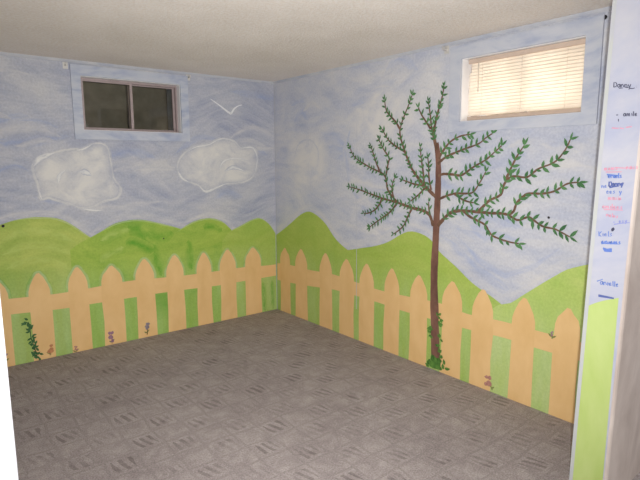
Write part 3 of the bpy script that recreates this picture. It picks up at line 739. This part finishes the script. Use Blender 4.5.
flower('L', Lp, 76, 348.5, 4, 1.6, M['rose'], 'tiny faint pink flower low between two pickets on left wall')
flower('L', Lp, 5.5, 357, 6, 2.2, M['purple'], 'purple painted flower beside the white wall edge on left wall')
flower('R', Rp, 488.5, 381, 9, 3.2, M['rose'], 'rose painted flower leaning at foot of right wall fence', -4)
flower('R', Rp, 552.2, 333.6, 5, 1.5, M['purple'], 'tiny purple flower at the fence rail near right wall end')
vn = empty('painted_vine', place('L', Lp(36, 358), .003)); tag(vn, 'dark green leafy vine painted on fence at far left', 'painted plant')
S = Flat('L', .0030); S.ribbon(smooth_path([Lp(*q) for q in ((37, 357), (34, 346), (31, 338), (30, 330), (28, 323), (24, 322))], .01), .008, .006); S.build('stem', M['vine'], vn)
G = Flat('L', .0034)
for (x, y, n, sp) in ((36.5, 355, 13, 3.4), (33.5, 346, 12, 2.8), (31.5, 338, 7, 1.8), (30, 331, 6, 1.3), (29, 325.5, 5, 1.6), (26, 322.5, 4, 2.2)):
    for _ in range(n): G.leaf(Lp(x+random.uniform(-sp, sp), y+random.uniform(-3, 3)), random.uniform(0, 6.28), .032, .02)
G.build('leaves', M['vine'], vn)

# ------------------------------------------------------------------ handwriting on the wall end
GL = {  # hand letter strokes in a 1 x 1 box (x height 0.6)
 'D': [[(0, 0), (.05, 1), (.45, .9), (.6, .5), (.4, .1), (0, 0)]], 'a': [[(.5, .55), (.2, .6), (0, .3), (.2, 0), (.45, .2), (.5, .6), (.55, 0)]],
 'n': [[(0, .6), (.03, 0)], [(.02, .4), (.3, .6), (.45, .4), (.5, 0)]], 'y': [[(0, .6), (.2, .1)], [(.5, .65), (.1, -.4)]],
 'i': [[(.1, .6), (.12, 0)], [(.12, .85), (.14, .88)]], 'e': [[(0, .3), (.4, .35), (.3, .6), (.05, .45), (.1, .05), (.45, .1)]], 'l': [[(.1, 1), (.1, 0), (.2, 0)]],
 'm': [[(0, .6), (0, 0)], [(0, .4), (.2, .6), (.3, 0)], [(.3, .4), (.5, .6), (.6, 0)]], 's': [[(.4, .55), (.1, .5), (.4, .15), (0, .05)]],
 'K': [[(0, 1), (0, 0)], [(.5, 1), (0, .45), (.5, 0)]], '-': [[(.05, .3), (.5, .32)]], ':': [[(.2, .5), (.2, .55)], [(.2, .1), (.2, .15)]], '.': [[(.1, 0), (.16, .05)]],
 'r': [[(0, .6), (.03, 0)], [(.02, .4), (.25, .6), (.4, .5)]], 'o': [[(.25, .6), (0, .3), (.25, 0), (.5, .3), (.25, .6)]], 'u': [[(0, .6), (.1, .05), (.35, .05), (.45, .6), (.5, 0)]], ' ': [],
}
def writing(text, x, y, size, ink, label, adv=.72, slope=0.0, lines=(), wt=.0034, boost=1.0):
    root = Flat('J', 0.0012)
    def P(px, py):
        p = on_jamb(px, py); return (p.y, p.z)
    cx = x
    for ch in text:
        for st in GL.get(ch, []):
            pts = [P(cx+q[0]*size*1.0+random.uniform(-.15, .15), y-(q[1]*size)+slope*(cx-x)+random.uniform(-.2, .2)) for q in st]
            root.ribbon(pts, wt, wt*.8)
        cx += size*adv*(.45 if ch in 'il:.' else 1.0)*(1.25 if ch == 'm' else 1)
    for (x0, y0, x1, y1) in lines:
        root.ribbon([P(x0, y0), P((x0+x1)/2, (y0+y1)/2+random.uniform(-.4, .4)), P(x1, y1)], wt, wt*.7)
    tag(root.build('height_mark', M[ink]), label, 'handwriting', 'height marks on the wall end')
random.seed(8)
writing('Danny : -..-', 614.0, 87.2, 5.0, 'ink_black', 'black handwritten name with dashes, topmost mark on the wall end', .72, .02, [(619, 88.2, 623, 88.0), (625, 87, 629, 87.6), (630, 88.4, 635, 88)])
writing('- amile', 616.0, 116.3, 4.6, 'ink_black', 'black handwritten mark second from top on the wall end', .8, -.02, [(618.5, 119, 618.7, 121.5)])
writing('', 613, 128, 4, 'ink_red', 'faint red line and dashes third from top on wall end', 1, 0, [(612, 128, 619, 128.2), (620, 127.8, 624, 128.4), (626, 127.4, 632, 126.6)], .004)
writing('mems : rass', 604.5, 170.5, 4.4, 'ink_red', 'wide red handwritten line just above blue writing', .72, -.05, [(615, 167.5, 632, 168), (606, 172, 622, 171.8)])
writing('eniels', 608, 178, 5.0, 'ink_blue', 'blue handwritten name between red line and dark name', .6, 0, [(607, 174.5, 619, 175.5)], .005)
writing('ne', 601.8, 188, 4.2, 'ink_blue', 'small blue scribble left of the dark name', .7, -.1)
writing('Danny', 609, 186.5, 4.8, 'ink_navy', 'dark navy handwritten name in middle of wall end', .62, -.06, [(609.5, 187.6, 619, 186)], .0062)
writing('ees y', 606.5, 193.5, 4.6, 'ink_blue', 'loose blue handwriting directly under the dark name', .7, .03)
writing('masie', 608.5, 199.8, 4.2, 'ink_red', 'short red handwritten name between blue writing and long red line', .7, .04)
writing('emilees', 602.5, 208.5, 4.8, 'ink_red', 'long underlined red handwritten name at mid height of wall end', .72, .04, [(604, 209.6, 623, 210.2)])
writing('neles', 606.5, 216.5, 3.8, 'ink_red', 'slanting red handwriting below the underlined red name', .75, .15)
writing('- esy', 613, 223.2, 3.8, 'ink_violet', 'faint violet handwriting above the dark blot', .8, -.05, [(614, 224.4, 630, 222.6)])
B = Flat('J', 0.0012)
for k in range(4): B.blob(Jp(613.2+random.uniform(-1, 1), 229.2+random.uniform(-.6, .8)), .0055, 8, .3)
tag(B.build('height_mark', M['ink_black']), 'dark ink blot above the blue writing on wall end', 'handwriting', 'height marks on the wall end')
writing('Kiels', 599, 236.5, 5.0, 'ink_blue', 'blue handwritten name right under the dark blot', .75, -.02)
writing('eniems', 601.5, 244, 5.0, 'ink_blue', 'bold blue handwritten name above the blue smear', .72, .03, [(602, 243, 618, 244)], .0058)
B = Flat('J', 0.0012)
for s in range(4): B.ribbon([Jp(603+s*.4, 248+s*.9), Jp(607, 249.4+s*.6), Jp(612, 249+s*.8)], .007, .006, .2)
tag(B.build('height_mark', M['ink_blue']), 'dense blue smear in the lower half of wall end', 'handwriting', 'height marks on the wall end')
writing('Sanielle', 596.5, 284, 5.2, 'ink_blue', 'wide blue cursive name low on the wall end', .70, .14, [(597, 281.2, 603, 279)], .004)
B = Flat('J', 0.0012)
for s in range(3): B.ribbon([Jp(598.5, 294.8+s*.7), Jp(605, 296.2+s*.5), Jp(614, 298.0+s*.4)], .005, .004, .2)
tag(B.build('height_mark', M['ink_navy']), 'blue scribbled dash just above the lime green paint', 'handwriting', 'height marks on the wall end')

for o in bpy.data.objects:
    if '_o' in o: del o['_o']
